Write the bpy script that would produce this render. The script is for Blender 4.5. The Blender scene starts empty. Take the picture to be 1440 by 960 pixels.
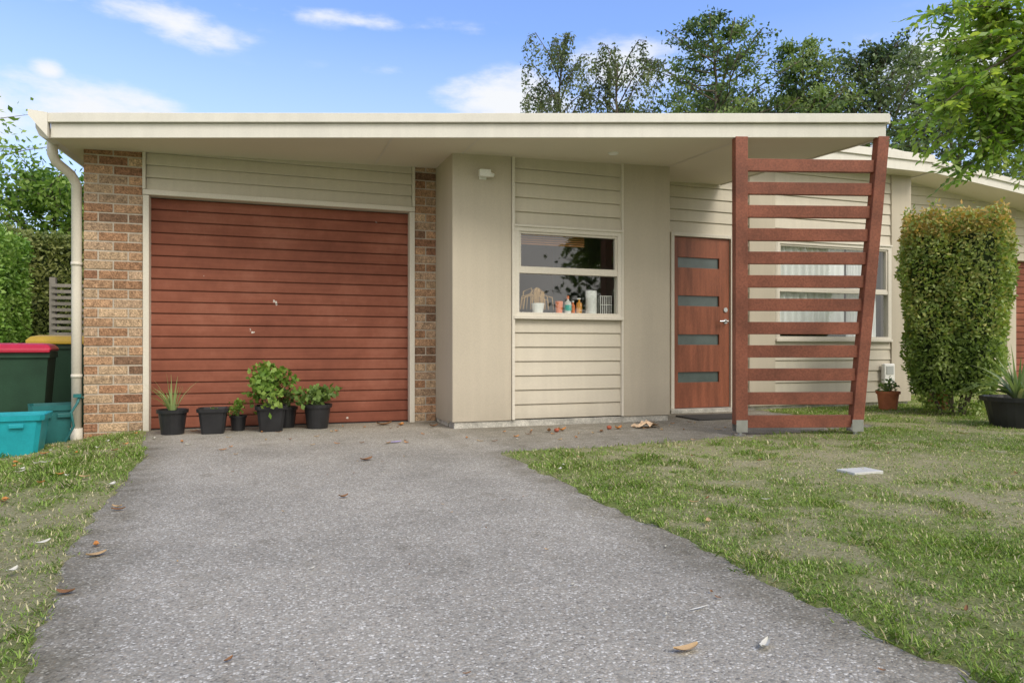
import bpy, math, random
import numpy as np
from mathutils import Vector, Matrix
random.seed(7); rng=np.random.default_rng(7)
scene=bpy.context.scene
C=bpy.context.collection
pi=math.pi

# ------------------------------------------------------------------ helpers
def empty(name):
    e=bpy.data.objects.new(name,None); e.empty_display_size=0.2; C.objects.link(e); return e
def mesh_obj(name,V,F,mat,parent=None,cols=None,smooth=False,bevel=0.0,fcols=None):
    me=bpy.data.meshes.new(name)
    V=np.asarray(V,dtype=np.float32).reshape(-1,3)
    if isinstance(F,np.ndarray):
        n,k=F.shape
        me.vertices.add(len(V)); me.vertices.foreach_set('co',V.ravel())
        me.loops.add(n*k); me.loops.foreach_set('vertex_index',F.astype(np.int32).ravel())
        me.polygons.add(n)
        me.polygons.foreach_set('loop_start',(np.arange(n)*k).astype(np.int32))
        me.polygons.foreach_set('loop_total',np.full(n,k,dtype=np.int32))
        me.update(calc_edges=True)
    else:
        me.from_pydata([tuple(map(float,v)) for v in V],[],[tuple(int(i) for i in f) for f in F]); me.update()
    if cols is not None:
        at=me.color_attributes.new('Col','FLOAT_COLOR','POINT')
        c=np.ones((len(V),4),dtype=np.float32); c[:,:3]=cols
        at.data.foreach_set('color',c.ravel())
    if fcols is not None:
        at=me.color_attributes.new('Col','FLOAT_COLOR','CORNER')
        out=[]
        for p in me.polygons:
            for _ in range(p.loop_total): out.extend((*fcols[p.index],1.0))
        at.data.foreach_set('color',out)
    if smooth: me.polygons.foreach_set('use_smooth',[True]*len(me.polygons))
    ob=bpy.data.objects.new(name,me); C.objects.link(ob)
    if mat: me.materials.append(mat)
    if parent: ob.parent=parent
    if bevel>0:
        b=ob.modifiers.new('bevel','BEVEL'); b.width=bevel; b.segments=2; b.limit_method='ANGLE'
    return ob
class MB:
    def __init__(s): s.V=[];s.F=[];s.fc=[]
    def add(s,V,F,c=None):
        o=len(s.V); s.V+= [tuple(v) for v in V]; s.F+=[tuple(i+o for i in f) for f in F]
        s.fc+=[c if c else (1,1,1)]*len(F)
    def box(s,x0,x1,y0,y1,z0,z1,M=None,c=None):
        V=[(x0,y0,z0),(x1,y0,z0),(x1,y1,z0),(x0,y1,z0),(x0,y0,z1),(x1,y0,z1),(x1,y1,z1),(x0,y1,z1)]
        if M is not None: V=[tuple(M@Vector(v)) for v in V]
        s.add(V,[(0,3,2,1),(4,5,6,7),(0,1,5,4),(1,2,6,5),(2,3,7,6),(3,0,4,7)],c)
    def rings(s,rings,cap0=True,cap1=True,c=None):
        n=len(rings[0]); V=[p for r in rings for p in r]; F=[]
        for i in range(len(rings)-1):
            for j in range(n):
                k=(j+1)%n
                F.append((i*n+j,i*n+k,(i+1)*n+k,(i+1)*n+j))
        if cap0: F.append(tuple(range(n))[::-1])
        if cap1: F.append(tuple((len(rings)-1)*n+j for j in range(n)))
        s.add(V,F,c)
    def lathe(s,cx,cy,prof,n=20,cap0=True,cap1=True,c=None):
        s.rings([[(cx+r*math.cos(2*pi*j/n),cy+r*math.sin(2*pi*j/n),z) for j in range(n)] for r,z in prof],cap0,cap1,c)
    def tube(s,pts,rad,n=6,c=None):
        pts=[Vector(p) for p in pts]; R=[]
        for i,p in enumerate(pts):
            d=(pts[min(i+1,len(pts)-1)]-pts[max(i-1,0)])
            if d.length<1e-6: d=Vector((0,0,1))
            d.normalize()
            a=Vector((1,0,0)) if abs(d.x)<0.8 else Vector((0,1,0))
            u=d.cross(a).normalized(); v=d.cross(u)
            r=rad[i] if hasattr(rad,'__len__') else rad
            R.append([tuple(p+u*(r*math.cos(2*pi*j/n))+v*(r*math.sin(2*pi*j/n))) for j in range(n)])
        s.rings(R,c=c)
    def obj(s,name,mat,parent=None,**k):
        if k.pop('usecol',False): k['fcols']=s.fc
        return mesh_obj(name,s.V,s.F,mat,parent,**k)

def vnoise(x,y,scale,seed=0):
    r=np.random.default_rng(seed); G=r.random((128,128))
    x=x*scale+37.3; y=y*scale+11.7
    xi=np.floor(x).astype(int); yi=np.floor(y).astype(int); fx=x-xi; fy=y-yi
    fx=fx*fx*(3-2*fx); fy=fy*fy*(3-2*fy)
    g=lambda a,b:G[a%128,b%128]
    return (g(xi,yi)*(1-fx)+g(xi+1,yi)*fx)*(1-fy)+(g(xi,yi+1)*(1-fx)+g(xi+1,yi+1)*fx)*fy
def fbm(x,y,scale,seed=0):
    return (vnoise(x,y,scale,seed)*.5+vnoise(x,y,scale*2.1,seed+1)*.28+vnoise(x,y,scale*4.3,seed+2)*.22)

# ------------------------------------------------------------------ materials
def nm(name):
    m=bpy.data.materials.new(name); m.use_nodes=True
    nt=m.node_tree; b=nt.nodes['Principled BSDF']; return m,nt,b
def N(nt,t,**k):
    n=nt.nodes.new(t)
    for a,v in k.items(): setattr(n,a,v)
    return n
def ramp(nt,stops,interp='LINEAR'):
    r=N(nt,'ShaderNodeValToRGB'); r.color_ramp.interpolation=interp
    e=r.color_ramp.elements
    while len(e)<len(stops): e.new(0.5)
    for i,(p,c) in enumerate(stops):
        e[i].position=p; e[i].color=(*c,1) if len(c)==3 else c
    return r
def g3(v): return (v,v,v)
def pmat(name,col,rough=.6,var=.12,scale=3,stretch=(1,1,1),bump=0.0,bscale=80,spec=.4,metal=0,fine=0.06,attr=False,coat=0,dirt=0,streak=0):
    m,nt,b=nm(name)
    tc=N(nt,'ShaderNodeTexCoord'); mp=N(nt,'ShaderNodeMapping'); mp.inputs['Scale'].default_value=stretch
    nt.links.new(tc.outputs['Object'],mp.inputs[0])
    n1=N(nt,'ShaderNodeTexNoise'); n1.inputs['Scale'].default_value=scale; n1.inputs['Detail'].default_value=6
    n2=N(nt,'ShaderNodeTexNoise'); n2.inputs['Scale'].default_value=bscale; n2.inputs['Detail'].default_value=4
    nt.links.new(mp.outputs[0],n1.inputs['Vector']); nt.links.new(mp.outputs[0],n2.inputs['Vector'])
    r1=ramp(nt,[(.3,g3(1-var)),(.7,g3(1+var))]); nt.links.new(n1.outputs[0],r1.inputs[0])
    r2=ramp(nt,[(.3,g3(1-fine)),(.7,g3(1+fine))]); nt.links.new(n2.outputs[0],r2.inputs[0])
    m1=N(nt,'ShaderNodeMix',data_type='RGBA',blend_type='MULTIPLY'); m1.inputs[0].default_value=1
    m1.inputs[6].default_value=(*col,1)
    if attr:
        at=N(nt,'ShaderNodeAttribute'); at.attribute_name='Col'; nt.links.new(at.outputs['Color'],m1.inputs[6])
    nt.links.new(r1.outputs[0],m1.inputs[7])
    m2=N(nt,'ShaderNodeMix',data_type='RGBA',blend_type='MULTIPLY'); m2.inputs[0].default_value=1
    nt.links.new(m1.outputs[2],m2.inputs[6]); nt.links.new(r2.outputs[0],m2.inputs[7])
    last=m2.outputs[2]
    if streak>0:
        mps=N(nt,'ShaderNodeMapping'); mps.inputs['Scale'].default_value=(14,14,.6); nt.links.new(tc.outputs['Object'],mps.inputs[0])
        ns=N(nt,'ShaderNodeTexNoise'); ns.inputs['Scale'].default_value=1; ns.inputs['Detail'].default_value=5; nt.links.new(mps.outputs[0],ns.inputs['Vector'])
        rs=ramp(nt,[(.42,g3(1-streak)),(.6,g3(1))]); nt.links.new(ns.outputs[0],rs.inputs[0])
        ms=N(nt,'ShaderNodeMix',data_type='RGBA',blend_type='MULTIPLY'); ms.inputs[0].default_value=1; nt.links.new(last,ms.inputs[6]); nt.links.new(rs.outputs[0],ms.inputs[7]); last=ms.outputs[2]
    if dirt>0:
        sx=N(nt,'ShaderNodeSeparateXYZ'); nt.links.new(tc.outputs['Object'],sx.inputs[0])
        mr=N(nt,'ShaderNodeMapRange'); mr.inputs[1].default_value=0; mr.inputs[2].default_value=.40; mr.inputs[3].default_value=dirt; mr.inputs[4].default_value=0
        nt.links.new(sx.outputs[2],mr.inputs[0])
        n5=N(nt,'ShaderNodeTexNoise'); n5.inputs['Scale'].default_value=6; n5.inputs['Detail'].default_value=7; nt.links.new(tc.outputs['Object'],n5.inputs['Vector'])
        mu=N(nt,'ShaderNodeMath',operation='MULTIPLY'); nt.links.new(mr.outputs[0],mu.inputs[0]); nt.links.new(n5.outputs[0],mu.inputs[1])
        m3=N(nt,'ShaderNodeMix',data_type='RGBA'); nt.links.new(mu.outputs[0],m3.inputs[0]); nt.links.new(last,m3.inputs[6]); m3.inputs[7].default_value=(.16,.135,.095,1)
        last=m3.outputs[2]
    nt.links.new(last,b.inputs['Base Color'])
    b.inputs['Roughness'].default_value=rough; b.inputs['Specular IOR Level'].default_value=spec; b.inputs['Metallic'].default_value=metal
    b.inputs['Coat Weight'].default_value=coat
    if bump>0:
        bp=N(nt,'ShaderNodeBump'); bp.inputs['Strength'].default_value=1; bp.inputs['Distance'].default_value=bump
        nt.links.new(n2.outputs[0],bp.inputs['Height']); nt.links.new(bp.outputs[0],b.inputs['Normal'])
    return m
def leafmat(name,trans=.3,rough=.45,tm=(1.5,1.6,.7)):
    m,nt,b=nm(name); at=N(nt,'ShaderNodeAttribute'); at.attribute_name='Col'
    b.inputs['Roughness'].default_value=rough; b.inputs['Specular IOR Level'].default_value=.35
    nt.links.new(at.outputs['Color'],b.inputs['Base Color'])
    tr=N(nt,'ShaderNodeBsdfTranslucent'); 
    br=N(nt,'ShaderNodeMix',data_type='RGBA',blend_type='MULTIPLY'); br.inputs[0].default_value=1; br.inputs[7].default_value=(*tm,1)
    nt.links.new(at.outputs['Color'],br.inputs[6]); nt.links.new(br.outputs[2],tr.inputs[0])
    mx=N(nt,'ShaderNodeMixShader'); mx.inputs[0].default_value=trans
    nt.links.new(b.outputs[0],mx.inputs[1]); nt.links.new(tr.outputs[0],mx.inputs[2])
    nt.links.new(mx.outputs[0],nt.nodes['Material Output'].inputs[0]); return m
M_cream=pmat('cream_plaster',(.52,.46,.365),.75,.04,1.5,bump=.0008,bscale=150,dirt=.45,streak=.035)
M_soffit=pmat('soffit_lining',(.70,.64,.52),.7,.03,1.2,fine=.02)
M_siding=pmat('painted_weatherboard',(.60,.545,.445),.6,.06,1.2,stretch=(.5,1,4),dirt=.35,streak=.04)
M_trim=pmat('cream_aluminium',(.66,.61,.52),.45,.04,2)
M_fascia=pmat('fascia_metal',(.72,.69,.62),.45,.05,2,fine=.03,streak=.04)
M_white=pmat('white_plastic',(.82,.81,.77),.4,.03,4)
M_mortar=pmat('mortar',(.47,.41,.34),.95,.15,12,bump=.003,bscale=120)
M_brick=pmat('brick',(1,1,1),.9,.36,26,attr=True,bump=.009,bscale=75,fine=.45,spec=.2)
M_conc=pmat('foundation_concrete',(.46,.44,.39),.9,.35,9,bump=.003,bscale=90,fine=.25)
M_wood=pmat('stained_timber',(.235,.078,.046),.6,.3,3,fine=.22,bump=.001,bscale=60)
M_door=pmat('cedar_door',(.24,.078,.040),.5,.28,2,stretch=(8,8,.8),fine=.2,bscale=40)
M_black=pmat('black_plastic',(.022,.022,.024),.4,.2,10)
M_bingreen=pmat('bin_green_plastic',(.022,.06,.034),.5,.2,5)
M_red=pmat('red_lid_plastic',(.45,.02,.05),.4,.1,6)
M_yellow=pmat('yellow_lid_plastic',(.62,.40,.04),.4,.1,6)
M_teal=pmat('teal_plastic',(.015,.32,.38),.4,.15,6)
M_dteal=pmat('dark_teal_plastic',(.02,.13,.13),.45,.2,6)
M_metal=pmat('galvanised_steel',(.5,.5,.5),.35,.1,12,metal=.9)
M_bark=pmat('bark',(.14,.115,.085),.9,.35,10,stretch=(1,1,.3),bump=.006,bscale=40)
M_dirt=pmat('potting_soil',(.05,.035,.025),.95,.3,40,bump=.004,bscale=90)
M_room=pmat('interior_wall',(.30,.28,.24),.8,.03,2)
M_terra=pmat('terracotta',(.42,.14,.065),.8,.2,12)
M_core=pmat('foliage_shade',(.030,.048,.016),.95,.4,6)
M_leaf=leafmat('leaves'); M_leafthin=leafmat('thin_leaves',.48,.4,(1.6,1.5,.6)); M_grass=leafmat('grass_blades',.25,.6); M_litter=leafmat('litter',.1,.8)

def roller():
    m,nt,b=nm('roller_door_paint'); tc=N(nt,'ShaderNodeTexCoord')
    n1=N(nt,'ShaderNodeTexNoise'); n1.inputs['Scale'].default_value=1.5; n1.inputs['Detail'].default_value=10; n1.inputs['Roughness'].default_value=.68
    nt.links.new(tc.outputs['Object'],n1.inputs['Vector'])
    r=ramp(nt,[(.30,(.180,.056,.034)),(.5,(.250,.083,.050)),(.70,(.335,.128,.083))]); nt.links.new(n1.outputs[0],r.inputs[0])
    mp=N(nt,'ShaderNodeMapping'); mp.inputs['Scale'].default_value=(1.2,1,22); nt.links.new(tc.outputs['Object'],mp.inputs[0])
    n2=N(nt,'ShaderNodeTexNoise'); n2.inputs['Scale'].default_value=2; n2.inputs['Detail'].default_value=4; nt.links.new(mp.outputs[0],n2.inputs['Vector'])
    r2=ramp(nt,[(.3,g3(.92)),(.7,g3(1.07))]); nt.links.new(n2.outputs[0],r2.inputs[0])
    mu=N(nt,'ShaderNodeMix',data_type='RGBA',blend_type='MULTIPLY'); mu.inputs[0].default_value=1
    nt.links.new(r.outputs[0],mu.inputs[6]); nt.links.new(r2.outputs[0],mu.inputs[7])
    n3=N(nt,'ShaderNodeTexNoise'); n3.inputs['Scale'].default_value=8; n3.inputs['Detail'].default_value=3; nt.links.new(tc.outputs['Object'],n3.inputs['Vector'])
    r3=ramp(nt,[(.735,g3(0)),(.75,g3(1))]); nt.links.new(n3.outputs[0],r3.inputs[0])
    m3=N(nt,'ShaderNodeMix',data_type='RGBA'); nt.links.new(r3.outputs[0],m3.inputs[0]); nt.links.new(mu.outputs[2],m3.inputs[6]); m3.inputs[7].default_value=(.6,.55,.5,1)
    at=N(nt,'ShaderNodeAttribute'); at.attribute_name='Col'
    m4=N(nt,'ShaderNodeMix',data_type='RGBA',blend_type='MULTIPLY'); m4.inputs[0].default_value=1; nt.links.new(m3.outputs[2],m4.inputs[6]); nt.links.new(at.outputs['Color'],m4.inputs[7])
    nt.links.new(m4.outputs[2],b.inputs['Base Color']); b.inputs['Roughness'].default_value=.7; b.inputs['Specular IOR Level'].default_value=.25
    return m
M_roller=roller()
def glassmat(name,tint=(.9,.95,.93),refl=.07):
    m,nt,b=nm(name); nt.nodes.remove(b)
    t=N(nt,'ShaderNodeBsdfTransparent'); t.inputs[0].default_value=(*tint,1)
    g=N(nt,'ShaderNodeBsdfGlossy'); g.inputs['Roughness'].default_value=.02
    lw=N(nt,'ShaderNodeLayerWeight'); lw.inputs[0].default_value=.5
    pw=N(nt,'ShaderNodeMath',operation='POWER'); pw.inputs[1].default_value=4; nt.links.new(lw.outputs['Facing'],pw.inputs[0])
    ml=N(nt,'ShaderNodeMath',operation='MULTIPLY_ADD'); ml.inputs[1].default_value=.7; ml.inputs[2].default_value=refl; nt.links.new(pw.outputs[0],ml.inputs[0])
    mx=N(nt,'ShaderNodeMixShader'); nt.links.new(ml.outputs[0],mx.inputs[0]); nt.links.new(t.outputs[0],mx.inputs[1]); nt.links.new(g.outputs[0],mx.inputs[2])
    nt.links.new(mx.outputs[0],nt.nodes['Material Output'].inputs[0]); return m
M_glass=glassmat('window_glass',(.94,.97,.96),.11)
M_frost=pmat('frosted_glass',(.075,.10,.095),.25,.2,5,spec=.6)
M_curtain=leafmat('curtain',.10,.8,(1,1,1))

def aggregate():
    m,nt,b=nm('exposed_aggregate'); tc=N(nt,'ShaderNodeTexCoord')
    v=N(nt,'ShaderNodeTexVoronoi'); v.inputs['Scale'].default_value=145; v.inputs['Randomness'].default_value=1
    wn=N(nt,'ShaderNodeTexNoise'); wn.inputs['Scale'].default_value=60; nt.links.new(tc.outputs['Object'],wn.inputs['Vector'])
    va=N(nt,'ShaderNodeVectorMath',operation='MULTIPLY_ADD'); nt.links.new(wn.outputs['Color'],va.inputs[0]); va.inputs[1].default_value=(.010,.010,.010); nt.links.new(tc.outputs['Object'],va.inputs[2])
    nt.links.new(va.outputs[0],v.inputs['Vector'])
    sp=N(nt,'ShaderNodeSeparateColor'); nt.links.new(v.outputs['Color'],sp.inputs[0])
    r=ramp(nt,[(0,(.16,.15,.135)),(.12,(.26,.245,.215)),(.45,(.365,.35,.31)),(.66,(.35,.31,.255)),(.86,(.44,.42,.38)),(.97,(.64,.62,.57))]); nt.links.new(sp.outputs[0],r.inputs[0])
    rd=ramp(nt,[(0,g3(0)),(.45,g3(0)),(.8,g3(1))]); nt.links.new(v.outputs['Distance'],rd.inputs[0])
    mc=N(nt,'ShaderNodeMix',data_type='RGBA'); nt.links.new(rd.outputs[0],mc.inputs[0]); nt.links.new(r.outputs[0],mc.inputs[6]); mc.inputs[7].default_value=(.27,.25,.215,1)
    n=N(nt,'ShaderNodeTexNoise'); n.inputs['Scale'].default_value=.8; n.inputs['Detail'].default_value=10; n.inputs['Roughness'].default_value=.66; nt.links.new(tc.outputs['Object'],n.inputs['Vector'])
    rn=ramp(nt,[(.3,(.74,.735,.71)),(.48,(1,.99,.965)),(.72,(1.26,1.24,1.20))]); nt.links.new(n.outputs[0],rn.inputs[0])
    mu=N(nt,'ShaderNodeMix',data_type='RGBA',blend_type='MULTIPLY'); mu.inputs[0].default_value=1; nt.links.new(mc.outputs[2],mu.inputs[6]); nt.links.new(rn.outputs[0],mu.inputs[7])
    ng_=N(nt,'ShaderNodeTexNoise'); ng_.inputs['Scale'].default_value=5.5; ng_.inputs['Detail'].default_value=4; nt.links.new(tc.outputs['Object'],ng_.inputs['Vector'])
    rg=ramp(nt,[(.60,g3(1)),(.74,(.78,.77,.74))]); nt.links.new(ng_.outputs[0],rg.inputs[0])
    mg=N(nt,'ShaderNodeMix',data_type='RGBA',blend_type='MULTIPLY'); mg.inputs[0].default_value=1; nt.links.new(mu.outputs[2],mg.inputs[6]); nt.links.new(rg.outputs[0],mg.inputs[7])
    at=N(nt,'ShaderNodeAttribute'); at.attribute_name='Col'
    n4=N(nt,'ShaderNodeTexNoise'); n4.inputs['Scale'].default_value=7; n4.inputs['Detail'].default_value=6; nt.links.new(tc.outputs['Object'],n4.inputs['Vector'])
    r4=ramp(nt,[(.3,g3(.35)),(.65,g3(1))]); nt.links.new(n4.outputs[0],r4.inputs[0])
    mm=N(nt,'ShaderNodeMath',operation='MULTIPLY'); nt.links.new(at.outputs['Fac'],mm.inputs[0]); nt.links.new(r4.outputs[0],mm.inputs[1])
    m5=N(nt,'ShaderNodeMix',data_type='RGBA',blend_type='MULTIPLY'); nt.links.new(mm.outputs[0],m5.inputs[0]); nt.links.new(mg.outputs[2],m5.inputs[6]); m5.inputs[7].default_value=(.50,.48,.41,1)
    nt.links.new(m5.outputs[2],b.inputs['Base Color']); b.inputs['Roughness'].default_value=.9; b.inputs['Specular IOR Level'].default_value=.15
    bp=N(nt,'ShaderNodeBump'); bp.invert=True; bp.inputs['Strength'].default_value=.6; bp.inputs['Distance'].default_value=.003
    nt.links.new(v.outputs['Distance'],bp.inputs['Height']); nt.links.new(bp.outputs[0],b.inputs['Normal'])
    return m
M_agg=aggregate()
def soil():
    m,nt,b=nm('lawn_soil'); tc=N(nt,'ShaderNodeTexCoord'); at=N(nt,'ShaderNodeAttribute'); at.attribute_name='Col'
    n=N(nt,'ShaderNodeTexNoise'); n.inputs['Scale'].default_value=60; n.inputs['Detail'].default_value=9; n.inputs['Roughness'].default_value=.8; nt.links.new(tc.outputs['Object'],n.inputs['Vector'])
    r=ramp(nt,[(.3,(.20,.16,.10)),(.5,(.42,.36,.24)),(.7,(.60,.54,.40))]); nt.links.new(n.outputs[0],r.inputs[0])
    r2=ramp(nt,[(.3,(.08,.12,.025)),(.5,(.20,.24,.07)),(.7,(.36,.38,.16))]); nt.links.new(n.outputs[0],r2.inputs[0])
    mx=N(nt,'ShaderNodeMix',data_type='RGBA'); nt.links.new(at.outputs['Fac'],mx.inputs[0]); nt.links.new(r.outputs[0],mx.inputs[6]); nt.links.new(r2.outputs[0],mx.inputs[7])
    nt.links.new(mx.outputs[2],b.inputs['Base Color']); b.inputs['Roughness'].default_value=.95; b.inputs['Specular IOR Level'].default_value=.1
    bp=N(nt,'ShaderNodeBump'); bp.inputs['Distance'].default_value=.014; nt.links.new(n.outputs[0],bp.inputs['Height']); nt.links.new(bp.outputs[0],b.inputs['Normal'])
    return m
M_soil=soil()

# ------------------------------------------------------------------ ground
def ssm(a,b,x):
    t=np.clip((x-a)/(b-a),0,1); return t*t*(3-2*t)
DL=np.array([(-.35,-3.0),(-.45,0),(-.56,1.83),(-.73,3.0),(-.80,3.94),(-.92,5.4),(-1.14,6.9)])
def left_edge(y): return np.interp(y,DL[:,1],DL[:,0])
def hard(x,y):   # signed distance-like measure, >0 inside the paving
    jag=.09*(fbm(x,y,3,40)-.5)+.09*(fbm(x,y,11,44)-.5)
    drive=np.minimum(np.minimum(x-left_edge(y),1.50-x),7.2-y)
    front=np.interp(x,[1.3,1.6,3.4,5.3,5.6],[4.55,4.72,4.88,5.12,5.2])
    path=np.minimum(np.minimum(y-front,5.55-x),np.minimum(x-1.2,7.2-y))
    return np.maximum(drive,path)+jag
def greenness(x,y):
    f=fbm(x,y,1.3,3)*.45+fbm(x,y,6,9)*.55
    g=.38+.62*ssm(.34,.56,f)
    d=np.hypot((x-3.7)/1.7,(y-3.4)/.8); g=g*(1-.60*np.clip(1.15-d,0,1))
    d=np.hypot((x-3.3)/.9,(y-2.3)/.6); g=g*(1-.45*np.clip(1.15-d,0,1))
    d=np.hypot((x-5.6)/.9,(y-4.2)/.4); g=g*(1-.35*np.clip(1.15-d,0,1))
    d=np.hypot((x+1.6)/.5,(y-3.6)/1.2); g=g*(1-.45*np.clip(1.15-d,0,1))
    g=np.maximum(g,.9*ssm(.6,.0,np.abs(x-1.8))*ssm(2.0,3.2,y))
    g=np.maximum(g,.85*ssm(.6,.1,np.abs(x-2.1))*ssm(2.4,1.2,y))
    return np.clip(g,0,1)
def gz(x,y):
    return -.11*ssm(-1.25,-2.1,x)*ssm(3.0,6.0,y)
def gzl(x,y):
    h=hard(x,y)
    return gz(x,y)+.018*(fbm(x,y,2.2,21)-.5)+.014*(fbm(x,y,8,25)-.5)+.012-.06*ssm(-.03,.06,h)
xs=np.concatenate([[-600,-250,-100,-50,-25,-14,-10],np.arange(-7,-2,.09),np.arange(-2,7,.045),np.arange(7,13,.1),[14,16,20,30,60,120,300,700]])
ys=np.concatenate([[-600,-200,-80,-30,-12,-6],np.arange(-3,7.4,.045),np.arange(7.4,10,.1),[10.5,11.5,13,16,20,30,60,130,300,800]])
X,Y=np.meshgrid(xs,ys,indexing='ij')
Z=gzl(X,Y); far=(np.abs(X)>13)|(Y>10.2)|(Y<-3.2); Z[far]=gz(X[far],Y[far])-.02
nx,ny=X.shape
I=np.arange(nx*ny).reshape(nx,ny)
F=np.stack([I[:-1,:-1],I[1:,:-1],I[1:,1:],I[:-1,1:]],-1).reshape(-1,4)
G=greenness(X,Y).ravel(); G[far.ravel()]=.85
mesh_obj('lawn_ground',np.stack([X,Y,Z],-1).reshape(-1,3),F,M_soil,cols=np.repeat(G[:,None],3,1),smooth=True)
xs=np.arange(-1.4,5.75,.04); ys=np.arange(-3,7.3,.04)
X,Y=np.meshgrid(xs,ys,indexing='ij'); H=hard(X,Y)
keep=(H>-.07)&~((X<-1.2)&(Y>6.9))
nx,ny=X.shape; I=np.arange(nx*ny).reshape(nx,ny)
kq=(keep[:-1,:-1]&keep[1:,:-1]&keep[1:,1:]&keep[:-1,1:])
F=np.stack([I[:-1,:-1],I[1:,:-1],I[1:,1:],I[:-1,1:]],-1)[kq]
used=np.unique(F); remap=-np.ones(nx*ny,int); remap[used]=np.arange(len(used)); F=remap[F]
Z=.004-.03*ssm(-.02,-.07,H)
V=np.stack([X,Y,Z],-1).reshape(-1,3)[used]
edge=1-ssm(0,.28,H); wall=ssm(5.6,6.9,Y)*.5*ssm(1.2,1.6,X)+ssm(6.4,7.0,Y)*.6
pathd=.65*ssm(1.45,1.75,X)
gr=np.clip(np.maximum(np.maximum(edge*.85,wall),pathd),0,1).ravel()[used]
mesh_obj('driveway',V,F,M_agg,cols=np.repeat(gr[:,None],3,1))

def blades(name,n_list):
    P=[];W=[];L=[]
    for (x0,x1,y0,y1,n,w,l) in n_list:
        x=rng.uniform(x0,x1,n); y=rng.uniform(y0,y1,n)
        h=hard(x,y); g=greenness(x,y)
        cl=fbm(x,y,14,55)
        p=(.06+.94*g)*(.25+.75*ssm(.25,.58,cl))
        p=np.where(h>-.01,np.where(h<.035,.35*ssm(.3,.6,fbm(x,y,9,77)),0.0),p)
        inh=((x>-1.7)&(x<8.2)&(y>6.95))|((x>1.5)&(x<3.9)&(y>6.2))
        k=(rng.random(n)<p)&(~inh)
        x=x[k];y=y[k]; m=len(x)
        P.append(np.stack([x,y,gzl(x,y)-.002],-1)); 
        tuft=.75+.9*ssm(.55,.75,fbm(x,y,4,91))
        W.append(w*rng.uniform(.7,1.3,m)); L.append(l*rng.uniform(.4,1.4,m)*(.6+.6*g[k])*tuft)
    P=np.concatenate(P);W=np.concatenate(W);L=np.concatenate(L); m=len(P)
    az=rng.uniform(0,2*pi,m); lean=rng.uniform(.25,1.3,m)
    d=np.stack([np.cos(az)*np.sin(lean),np.sin(az)*np.sin(lean),np.cos(lean)],-1)
    s=np.stack([-np.sin(az),np.cos(az),np.zeros(m)],-1)
    b=P; mid=P+d*L[:,None]*.55; tip=P+d*L[:,None]*np.array([1.15,1.15,.85])
    V=np.stack([b-s*W[:,None]*.5,b+s*W[:,None]*.5,mid+s*W[:,None]*.42,tip,mid-s*W[:,None]*.42],1).reshape(-1,3)
    F=(np.arange(m)*5)[:,None]+np.array([0,1,2,3,4])[None]
    t=rng.random(m); gg=greenness(P[:,0],P[:,1])
    t=np.clip(t*.7+.6*(fbm(P[:,0],P[:,1],5,66)-.3),0,1)
    green=np.array([.15,.26,.045]); lime=np.array([.32,.43,.10]); straw=np.array([.62,.56,.35])
    c=green[None]*(1-t[:,None])+lime[None]*t[:,None]
    st=rng.random(m)<(.16+.50*(1-gg)); c[st]=straw*rng.uniform(.6,1.15,(st.sum(),1))
    c*=rng.uniform(.75,1.2,(m,1))
    mesh_obj(name,V,F,M_grass,cols=np.repeat(c,5,0)); return m
ng=blades('grass',[(1.4,4.2,.4,2.6,105000,.0036,.022),(1.4,7.5,2.6,4.2,100000,.0045,.023),(1.4,10.5,4.2,6.9,80000,.006,.028),(5.5,14,6.0,8.6,20000,.009,.04),
   (-2.0,-.4,1.0,3.5,62000,.0036,.025),(-4.5,-.7,3.5,7.2,76000,.0055,.030),(-8,-1.7,7.2,11,28000,.009,.04)])
print('blades',ng)

# ------------------------------------------------------------------ house
house=empty('brick_house')
def sof(x,y): return 2.241+.03*x+.05*y
FX0,FY0,FX1,FY1=-1.8,6.6,5.03,4.64
def siding(name,x0,x1,z0,z1,y,pitch,parent,mat=None):
    mat=mat or M_siding
    prof=[]; z=z0
    while z<z1-1e-4:
        zt=min(z+pitch,z1)
        prof+=[(y-.022,z),(y-.024,z+.004),(y-.012,zt-.010),(y-.002,zt-.007),(y-.002,zt)]
        z=zt
    V=[];F=[]
    for (yy,zz) in prof: V+=[(x0,yy,zz),(x1,yy,zz)]
    for i in range(len(prof)-1): F.append((2*i,2*i+1,2*i+3,2*i+2))
    o=len(V); V+=[(x0,y+.05,z0),(x1,y+.05,z0),(x1,y+.05,z1),(x0,y+.05,z1)]; F.append((o,o+1,o+2,o+3))
    o=len(V); V+=[(x0,y-.024,z0),(x1,y-.024,z0),(x1,y+.05,z0),(x0,y+.05,z0)]; F.append((o,o+1,o+2,o+3))
    return mesh_obj(name,V,F,mat,parent)

def brickcol():
    base=[(.41,.25,.15),(.34,.19,.11),(.46,.325,.21),(.29,.15,.09),(.39,.27,.18),(.21,.125,.08)][random.choices(range(6),[5,4,5,3,5,2])[0]]
    k=random.uniform(.85,1.12); return tuple(v*k for v in base)
mb=MB(); mo=MB()
def brick_run(axis,a0,a1,fixed,thick,z0,zfn):
    L=.228;H=.074;G=.012; z=z0; row=0
    while True:
        off=0 if row%2 else -(L+G)/2
        a=a0+off; any_=False
        while a<a1-.01:
            s=max(a,a0); e=min(a+L,a1)
            if e-s>.03:
                mid=(s+e)/2
                if z<zfn(mid):
                    any_=True
                    j=random.uniform(-.003,.002)
                    if axis=='x': mb.box(s,e,fixed+j,fixed+thick,z,z+H,c=brickcol())
                    else: mb.box(fixed+j,fixed+thick,s,e,z,z+H,c=brickcol())
            a+=L+G
        z+=H+G; row+=1
        if not any_ or z>3.4: break
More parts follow.
